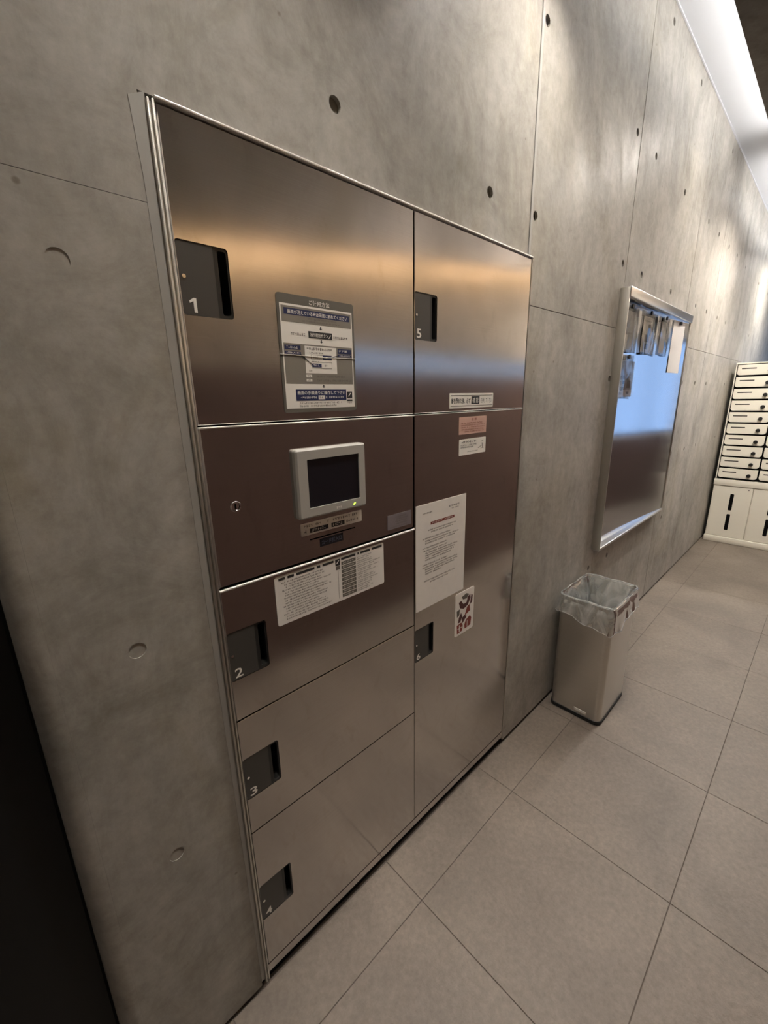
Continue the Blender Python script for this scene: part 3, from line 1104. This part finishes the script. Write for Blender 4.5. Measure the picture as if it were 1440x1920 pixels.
for i in range(9):
    v = 0.125 + i * 0.092
    p.rect(0.56, v, 0.70, v + 0.072, 'grey_dark', 1)
    p.line(0.575, 0.69, v + 0.02, 0.030, 'paper', 2, 70 + i)
    p.line(0.715, 0.715 + r_.uniform(0.14, 0.25), v + 0.01, 0.026, 'ink_grey', 1, 80 + i)
    p.line(0.715, 0.715 + r_.uniform(0.08, 0.25), v + 0.05, 0.026, 'ink_grey', 1, 90 + i)
p.rect(0.525, 0.30, 0.528, 0.93, 'ink_grey', 1)
p.done(t, 'print')
# long sticker at the foot of door 5
X0, X1, ZA, ZB = 1.0065, 1.2340, 1.4695, 1.5125
t = card('button_sticker', 'long white sticker with a black middle square at the foot of locker door 5', 'sticker', X0, X1, ZA, ZB, 'white')
p = Print(X0, X1, ZB, ZA, -0.0009)
p.rect(0.02, 0.13, 0.98, 0.17, 'ink_grey', 1)
p.rect(0.02, 0.83, 0.98, 0.87, 'ink_grey', 1)
p.text('扉を閉めた後、必ず', 0.03, 0.32, 0.45, 0.70, 'ink', 1, 0.015)
p.rect(0.47, 0.22, 0.66, 0.76, 'ink', 1)
p.text('確 認', 0.50, 0.31, 0.635, 0.68, 'white', 2, 0.005)
p.text('を押して下さい', 0.69, 0.32, 0.97, 0.70, 'ink', 1, 0.0)
p.done(t)
# pink sticker, white sticker
X0, X1, ZA, ZB = 1.0555, 1.2010, 1.3905, 1.4425
t = card('warning_sticker', 'small pink warning sticker with red print near the top of locker door 6', 'sticker', X0, X1, ZA, ZB, 'pink', 0.001)
p = Print(X0, X1, ZB, ZA, -0.0009)
p.text('注 意', 0.42, 0.08, 0.62, 0.22, 'ink_red', 1, 0.01)
for i, (a, b) in enumerate(((0.06, 0.86), (0.06, 0.95), (0.06, 0.95), (0.06, 0.9), (0.16, 0.93))):
    p.line(a, b, 0.32 + i * 0.125, 0.075, 'ink_red', 1, 100 + i)
p.done(t)
X0, X1, ZA, ZB = 1.0585, 1.2015, 1.3260, 1.3755
t = card('care_sticker', 'small white sticker with a little line drawing just below the pink sticker', 'sticker', X0, X1, ZA, ZB, 'white', 0.003)
p = Print(X0, X1, ZB, ZA, -0.0009)
p.line(0.08, 0.64, 0.12, 0.13, 'ink', 1, 110)
p.line(0.05, 0.66, 0.34, 0.09, 'ink', 1, 111)
p.line(0.05, 0.52, 0.47, 0.09, 'ink', 1, 112)
p.line(0.30, 0.70, 0.78, 0.06, 'ink_grey', 1, 113)
for q in ([(0.70, 0.66), (0.84, 0.50), (0.85, 0.54), (0.71, 0.69)], [(0.84, 0.36), (0.87, 0.36), (0.90, 0.70), (0.87, 0.70)],
          [(0.82, 0.24), (0.90, 0.20), (0.90, 0.24), (0.83, 0.28)], [(0.80, 0.70), (0.92, 0.70), (0.92, 0.72), (0.80, 0.72)]):
    p.poly(q, 'grey_print', 1)
p.done(t)
# A4 notice
X0, X1, ZA, ZB = 0.8615, 1.1020, 0.8670, 1.2020
t = card('paper_notice', 'white A4 paper notice with a dark red heading on locker door 6', 'notice', X0, X1, ZA, ZB, 'paper', 0.0005, 0.0012, partname='sheet')
p = Print(X0, X1, ZB, ZA, -0.0013)
p.line(0.12, 0.31, 0.075, 0.014, 'ink_grey', 1, 120)
p.line(0.63, 0.87, 0.070, 0.018, 'ink', 1, 121)
p.line(0.69, 0.86, 0.098, 0.012, 'ink_grey', 1, 122)
p.rect(0.27, 0.175, 0.75, 0.200, 'ink_red', 1)
p.line(0.29, 0.73, 0.180, 0.015, 'paper', 2, 123)
r_ = random.Random(3)
rows = [(0.24, 0.22, 0.80), (0.262, 0.28, 0.74), (0.31, 0.12, 0.68), (0.335, 0.17, 0.86), (0.357, 0.17, 0.80), (0.40, 0.12, 0.60),
        (0.425, 0.12, 0.62), (0.45, 0.17, 0.84), (0.472, 0.17, 0.78), (0.494, 0.17, 0.76), (0.516, 0.17, 0.70), (0.56, 0.12, 0.62),
        (0.585, 0.12, 0.84), (0.607, 0.17, 0.86), (0.629, 0.17, 0.78), (0.651, 0.17, 0.50), (0.72, 0.15, 0.80), (0.745, 0.27, 0.66)]
for i, (v, a, b) in enumerate(rows):
    p.line(a, b, v, 0.0135, 'ink_grey', 1, 130 + i)
p.done(t, 'print')
# red and white sticker
X0, X1, ZA, ZB = 1.0600, 1.1690, 0.6945, 0.8565
t = card('poster_sticker', 'upright white sticker with dark red blotchy picture right of the paper notice foot', 'sticker', X0, X1, ZA, ZB, 'paper', 0.007, 0.0010)
p = Print(X0, X1, ZB, ZA, -0.0011)
blobs = [([(.18, .22), (.30, .20), (.42, .30), (.58, .30), (.66, .18), (.78, .14), (.80, .24), (.66, .38), (.44, .42), (.24, .36)], 'brown_red'),
         ([(.32, .12), (.56, .08), (.72, .13), (.60, .20), (.40, .19)], 'grey_dark'),
         ([(.84, .16), (.92, .20), (.90, .36), (.78, .40)], 'brown_red'),
         ([(.08, .40), (.24, .38), (.22, .52), (.10, .55)], 'grey_dark'),
         ([(.62, .42), (.76, .38), (.80, .54), (.50, .60)], 'ink_red'),
         ([(.20, .58), (.32, .48), (.38, .60), (.28, .70), (.16, .70)], 'brown_red'),
         ([(.36, .62), (.50, .58), (.62, .64), (.50, .70), (.40, .76)], 'brown_red'),
         ([(.10, .74), (.34, .72), (.42, .80), (.40, .93), (.12, .95)], 'ink_red'),
         ([(.50, .82), (.58, .72), (.80, .66), (.88, .74), (.84, .90), (.52, .92)], 'ink_red')]
for q, m_ in blobs:
    p.poly([(a, 1 - (1 - b)) for a, b in q][::-1], m_, 1)
p.rect(0.22, 0.76, 0.26, 0.92, 'paper', 2)
p.rect(0.14, 0.83, 0.38, 0.845, 'paper', 2)
p.rect(0.64, 0.74, 0.67, 0.90, 'paper', 2)
p.done(t, 'print')

# ------------------------------------------------------------------ notice board
BX0, BX1, BZ0, BZ1, BY = 2.247, 3.405, 0.705, 1.968, -0.042
bd = thing('notice_board', 'tall polished steel notice board in a proud steel frame on the concrete wall', 'notice board', (2.85, 0.0, BZ0))
bm = bmesh.new()
box(bm, BX0 - 0.002, BX0 + 0.009, BY, -0.0005, BZ0, BZ1, 0.0015, 2)
obj('side_frame', bm, 'trim_steel', bd, smooth=True)
bm = bmesh.new()
box(bm, BX1 - 0.009, BX1 + 0.002, BY, -0.0005, BZ0, BZ1, 0.0015, 2)
obj('side_frame', bm, 'trim_steel', bd, smooth=True)
bm = bmesh.new()
box(bm, BX0, BX1, BY - 0.006, -0.0005, 1.925, BZ1 + 0.002, 0.004, 3)
obj('header_rail', bm, 'alu', bd, smooth=True, label='bright header rail along the top')
bm = bmesh.new()
box(bm, BX0, BX1, BY, -0.0005, BZ0 - 0.003, BZ0 + 0.012, 0.004, 3)
obj('bottom_frame', bm, 'alu', bd, smooth=True)
# slightly bowed sheet
def sheet_y(x):
    s_ = (x - BX0 - 0.009) / (BX1 - BX0 - 0.018)
    return -0.003 - 1.14 * (0.0050 * s_ + 0.0245 * s_ * s_)


bm = bmesh.new()
N = 24
x_a, x_b = BX0 + 0.009, BX1 - 0.009
grid = []
for i in range(N + 1):
    row = []
    for j in range(13):
        s, q = i / N, j / 12
        x = x_a + (x_b - x_a) * s
        y = sheet_y(x) - 0.0012 * math.sin(math.pi * q * 1.5) * math.sin(math.pi * s)
        row.append(bm.verts.new((x, y, BZ0 + 0.010 + (1.926 - BZ0 - 0.010) * q)))
    grid.append(row)
for i in range(N):
    for j in range(12):
        bm.faces.new((grid[i][j], grid[i + 1][j], grid[i + 1][j + 1], grid[i][j + 1]))
obj('steel_sheet', bm, 'board_steel', bd, smooth=True)


def hang(name, label, cat, x0, x1, z0, z1, mat, film, lines, seed, group=None, ink='ink_grey'):
    ya_, yb_ = sheet_y(x0), sheet_y(x1)
    y = (ya_ + yb_) / 2 - 0.0022
    t = thing(name, label, cat, ((x0 + x1) / 2, y, z0), group)
    t.rotation_euler.z = math.atan2(yb_ - ya_, x1 - x0)
    bm = bmesh.new()
    r = random.Random(seed)
    if film:
        m_ = 0.012
        nx, nz = 10, 12
        gr = []
        for i in range(nx + 1):
            gr.append([])
            for j in range(nz + 1):
                s, q = i / nx, j / nz
                yy = y - 0.005 - 0.003 * math.sin(s * 7 + seed) * math.sin(q * 5 + seed * 2) - 0.002 * s
                gr[-1].append(bm.verts.new((x0 + (x1 - x0) * s, yy, z0 + (z1 - z0) * q + 0.003 * math.sin(s * 5 + seed) * (1 - q))))
        for i in range(nx):
            for j in range(nz):
                bm.faces.new((gr[i][j], gr[i + 1][j], gr[i + 1][j + 1], gr[i][j + 1]))
        obj('clear_sleeve', bm, 'sleeve', t, smooth=True)
        px0, px1, pz0, pz1 = x0 + m_, x0 + (x1 - x0) * film, z0 + m_, z1 - 0.03
        bm = bmesh.new()
    else:
        px0, px1, pz0, pz1 = x0, x1, z0, z1
    prism(bm, [(px0, pz0), (px1, pz0), (px1, pz1), (px0, pz1)], y - 0.0008, y)
    bmesh.ops.recalc_face_normals(bm, faces=bm.faces)
    obj('sheet', bm, mat, t)
    if lines:
        p = Print(px0, px1, pz1, pz0, y - 0.001)
        for L_ in lines:
            if L_[0] == 'r':
                p.rect(*L_[1:5], L_[5], 1)
            else:
                p.line(*L_[1:5], ink, 1, seed * 9)
        p.done(t, 'print')
    for mx in ((px0 + px1) / 2,):
        bm = bmesh.new()
        prism(bm, circle(mx, z1 - 0.012, 0.010, 14), y - 0.014, y - 0.008 if film else y - 0.0009)
        bmesh.ops.recalc_face_normals(bm, faces=bm.faces)
        obj('magnet', bm, 'rubber', t, label='round black magnet')
    return t


hang('document_sleeve', 'clear sleeve with pale papers at the top left of the notice board', 'document', 2.300, 2.560, 1.702, 1.918, 'paper_grey', 0.62,
     [('r', 0.1, 0.3, 0.4, 0.42, 'navy'), ('l', 0.1, 0.9, 0.55, 0.05), ('r', 0.0, 0.62, 0.5, 1.0, 'paper')], 3, 'hanging sleeves on the notice board')
hang('document_sleeve', 'clear sleeve with a grey picture, second from left at the board top', 'document', 2.580, 2.850, 1.703, 1.918, 'paper', 0.58,
     [('r', 0.55, 0.2, 0.8, 0.5, 'ink_grey'), ('r', 0.3, 0.5, 0.7, 0.7, 'ink_grey'), ('r', 0.35, 0.75, 0.7, 0.92, 'ink_grey'), ('l', 0.1, 0.9, 0.1, 0.05)], 5,
     'hanging sleeves on the notice board')
hang('document_sleeve', 'narrow clear empty-looking sleeve left of the plain white paper on the board', 'document', 2.870, 3.060, 1.712, 1.918, 'paper_w', 0.5,
     None, 8, 'hanging sleeves on the notice board')
hang('document_sleeve', 'lower clear sleeve with a grey floor-plan-like print at the left of the notice board', 'document', 2.290, 2.550, 1.475, 1.692, 'paper_grey', 0.95,
     [('r', 0.2, 0.42, 0.32, 0.52, 'ink_grey'), ('r', 0.38, 0.40, 0.5, 0.5, 'ink_grey'), ('r', 0.2, 0.56, 0.34, 0.66, 'ink_grey'), ('r', 0.4, 0.56, 0.5, 0.64, 'ink'),
      ('r', 0.65, 0.42, 0.88, 0.75, 'ink_grey'), ('r', 0.3, 0.72, 0.45, 0.82, 'ink'), ('r', 0.22, 0.86, 0.42, 0.94, 'ink_grey'), ('r', 0.68, 0.85, 0.82, 0.92, 'ink_grey'),
      ('r', 0.0, 0.80, 1.0, 1.0, 'paper')], 11, 'hanging sleeves on the notice board')
hang('paper_sheet', 'plain blank white sheet hanging at the right of the notice board', 'paper', 3.085, 3.300, 1.622, 1.916, 'paper_w', 0, None, 13)

# ------------------------------------------------------------------ steel waste bin with liner
bn = thing('waste_bin', 'square brushed steel waste bin with a clear liner standing against the concrete wall', 'bin', (2.0, -0.146, 0.0))
bx0, bx1, by0, by1 = 1.832, 2.160, -0.266, -0.030


def loop_pts(x0, x1, y0, y1, r, n=6):
    return rrect(x0, x1, y0, y1, r, n)


def skin(bm, rings, close_bottom=False):
    L = [[bm.verts.new(p) for p in r] for r in rings]
    for a, b in zip(L[:-1], L[1:]):
        n = len(a)
        for i in range(n):
            j = (i + 1) % n
            bm.faces.new((a[i], a[j], b[j], b[i]))
    return L


def ringat(e, z, r=0.028):
    return [(x, y, z) for x, y in rrect(bx0 + e, bx1 - e, by0 + e, by1 - e, max(r - e, 0.005), 6)]


bm = bmesh.new()
L = skin(bm, [ringat(0.0, 0.022), ringat(0.0, 0.585), ringat(-0.001, 0.592), ringat(0.0005, 0.598), ringat(0.004, 0.598), ringat(0.005, 0.59), ringat(0.005, 0.03)])
bm.faces.new(L[-1][::-1])
bmesh.ops.recalc_face_normals(bm, faces=bm.faces)
obj('body', bm, 'bin_steel', bn, smooth=True)
bm = bmesh.new()
L = skin(bm, [ringat(0.006, 0.001), ringat(-0.003, 0.004), ringat(-0.003, 0.020), ringat(0.002, 0.0235)])
bm.faces.new(L[0])
bm.faces.new(L[-1][::-1])
bmesh.ops.recalc_face_normals(bm, faces=bm.faces)
obj('base', bm, 'rubber', bn, smooth=True, label='black rubber foot rim')
bm = bmesh.new()
box(bm, bx0 - 0.0012, bx0 + 0.001, -0.205, -0.150, 0.032, 0.046, 0.0004, 1)
obj('badge', bm, 'white', bn, label='small pale label low on the side')
# liner
bm = bmesh.new()
base = rrect(bx0, bx1, by0, by1, 0.028, 14)
# resample the outline evenly
pts = []
for i in range(len(base)):
    a, b = Vector(base[i]), Vector(base[(i + 1) % len(base)])
    n = max(1, int((b - a).length / 0.008))
    for k in range(n):
        pts.append(a + (b - a) * k / n)
NP = len(pts)
cen = Vector(((bx0 + bx1) / 2, (by0 + by1) / 2))
prof = [(-0.070, 0.20), (-0.040, 0.30), (-0.022, 0.40), (-0.016, 0.47), (-0.010, 0.53), (-0.006, 0.575), (-0.003, 0.598), (0.001, 0.6045), (0.006, 0.602), (0.008, 0.585)]
for k in range(1, 8):
    prof.append((0.008 + 0.004 * k / 7, 0.585 - k / 7))
rings = []
for k, (off, z) in enumerate(prof):
    ring = []
    for i, q in enumerate(pts):
        d = (q - cen)
        ang = math.atan2(d.y, d.x)
        n_ = Vector((math.copysign(1, d.x) if abs(d.x) > (bx1 - bx0) / 2 - 0.03 else 0, math.copysign(1, d.y) if abs(d.y) > (by1 - by0) / 2 - 0.03 else 0))
        n_ = n_.normalized() if n_.length else d.normalized()
        s = i / NP * 2 * math.pi
        if k >= 10:                                  # overhanging skirt
            f = (k - 9) / 7
            # hem hangs lower at the corner nearest the camera and on the left face
            cor = math.exp(-((q.x - bx0) ** 2 + (q.y - by0) ** 2) / 0.022)
            hem = 0.068 + 0.026 * cor + 0.010 * math.sin(3 * s + 1) + 0.006 * math.sin(11 * s)
            zz = 0.585 - hem * f
            o_ = 0.010 + 0.010 * f + 0.0022 * math.sin(17 * s + 2 * f) * f + 0.001 * math.sin(31 * s) * f
        else:
            depth = max(0.0, 0.60 - z)
            o_ = off + (0.006 * math.sin(9 * s + 8 * z) + 0.004 * math.sin(17 * s - 11 * z)) * min(1, depth / 0.12) - 0.016 * min(1, depth / 0.06)
            zz = z + 0.002 * math.sin(13 * s) * (1 if k in (6, 7, 8) else 0)
        ring.append((q.x + n_.x * o_, q.y + n_.y * o_, zz))
    rings.append(ring)
L = skin(bm, rings)
bm.faces.new(L[0])
obj('liner', bm, 'liner', bn, smooth=True, label='crumpled clear plastic bag folded over the rim')
bm = bmesh.new()
tube(bm, [Vector(p) + Vector((0, 0, 0.0005)) for p in rings[7][::2]], 0.0030, 6, True)
tube(bm, [Vector(p) for p in rings[-1][::2]], 0.0019, 6, True)
lr = clear_plastic('liner_roll', 0.9, 0.2)
M['liner_roll'] = lr
obj('liner_hem', bm, 'liner_roll', bn, smooth=True, label='gathered bright edges of the bag')

# ------------------------------------------------------------------ mailboxes and lower lockers at the far end
MX = 5.35
mb = thing('mailbox_unit', 'tall bank of small brushed steel mailboxes over two parcel doors at the corridor end', 'mailboxes', (5.6, -0.37, 0.0))
YS = [(-0.052, -0.350), (-0.364, -0.680)]
bm = bmesh.new()
box(bm, MX + 0.012, MX + 0.42, -0.695, -0.036, 0.66, 1.752, 0.003, 1)
obj('mailbox_body', bm, 'black', mb)
bm = bmesh.new()
box(bm, MX - 0.004, MX + 0.42, -0.695, -0.034, 1.752, 1.764, 0.003, 1)
box(bm, MX + 0.002, MX + 0.42, -0.044, -0.034, 0.66, 1.752, 0.002, 1)
obj('mailbox_casing', bm, 'mail_steel', mb)
bm = bmesh.new()
box(bm, MX + 0.02, MX + 0.42, -0.695, -0.030, 0.07, 0.655, 0.003, 1)
obj('lower_body', bm, 'mail_steel', mb)
bm = bmesh.new()
box(bm, MX - 0.006, MX + 0.42, -0.700, -0.028, 0.592, 0.655, 0.004, 2)
obj('dividing_ledge', bm, 'mail_steel', mb, smooth=True, label='plain steel band between mailboxes and parcel doors')
bm = bmesh.new()
box(bm, MX - 0.012, MX + 0.42, -0.700, -0.026, 0.0, 0.062, 0.005, 2)
obj('plinth', bm, 'mail_steel', mb, smooth=True, label='pale steel plinth on the floor')


def yprism(bm, pts, x0, x1):
    prism(bm, pts, x0, x1, 'x')
    bmesh.ops.recalc_face_normals(bm, faces=bm.faces)


first = {}
for c, (ya, yb) in enumerate(YS):
    for r in range(10):
        zb = 0.664 + 0.1087 * r
        if not first:
            bm = bmesh.new()
            # rounded lower corners
            out = rrect(yb, ya, zb + 0.010, zb + 0.1025, 0.022, 5, (1, 1, 0, 0))
            yprism(bm, out, MX - 0.010, MX + 0.014)
            bmesh.ops.bevel(bm, geom=[e for e in bm.edges if all(abs(v.co.x - (MX - 0.010)) < 1e-6 for v in e.verts)], offset=0.002, segments=2, affect='EDGES')
            f0 = obj('mailbox_door', bm, 'mail_steel', mb, smooth=True)
            bm = bmesh.new()
            box(bm, MX - 0.0108, MX - 0.0085, ya - 0.138, ya - 0.030, zb + 0.064, zb + 0.074)
            s0 = obj('mail_slot', bm, 'plate', f0)
            bm = bmesh.new()
            prism(bm, circle(yb + 0.062, zb + 0.045, 0.0165, 18), MX - 0.028, MX - 0.009, 'x')
            bmesh.ops.recalc_face_normals(bm, faces=bm.faces)
            bmesh.ops.bevel(bm, geom=[e for e in bm.edges if all(abs(v.co.x - (MX - 0.028)) < 1e-6 for v in e.verts)], offset=0.003, segments=2, affect='EDGES')
            k0 = obj('dial_knob', bm, 'plate_rim', f0, smooth=True, label='round black dial lock')
            first['d'] = (f0, s0, k0)
        else:
            f0, s0, k0 = first['d']
            f = f0.copy()
            COL.objects.link(f)
            f.parent = mb
            f.location = (0, ya - YS[0][0], 0.1087 * r)
            for ch in (s0, k0):
                q = ch.copy()
                COL.objects.link(q)
                q.parent = f
# parcel doors below
for (ya, yb, sy) in ((-0.034, -0.343, -0.194), (-0.349, -0.690, -0.494)):
    bm = bmesh.new()
    box(bm, MX, MX + 0.022, yb, ya, 0.066, 0.588, 0.002, 1)
    d = obj('parcel_door', bm, 'mail_steel', mb)
    for (z0, z1) in ((0.345, 0.512), (0.138, 0.305)):
        bm = bmesh.new()
        yprism(bm, rrect(sy - 0.015, sy + 0.015, z0, z1, 0.008, 4), MX - 0.0015, MX + 0.002)
        obj('vent_slot', bm, 'black', d, label='upright black slot')
    bm = bmesh.new()
    yprism(bm, circle(yb + 0.03, 0.566, 0.005, 10), MX - 0.003, MX + 0.002)
    obj('rivet', bm, 'plate', d)
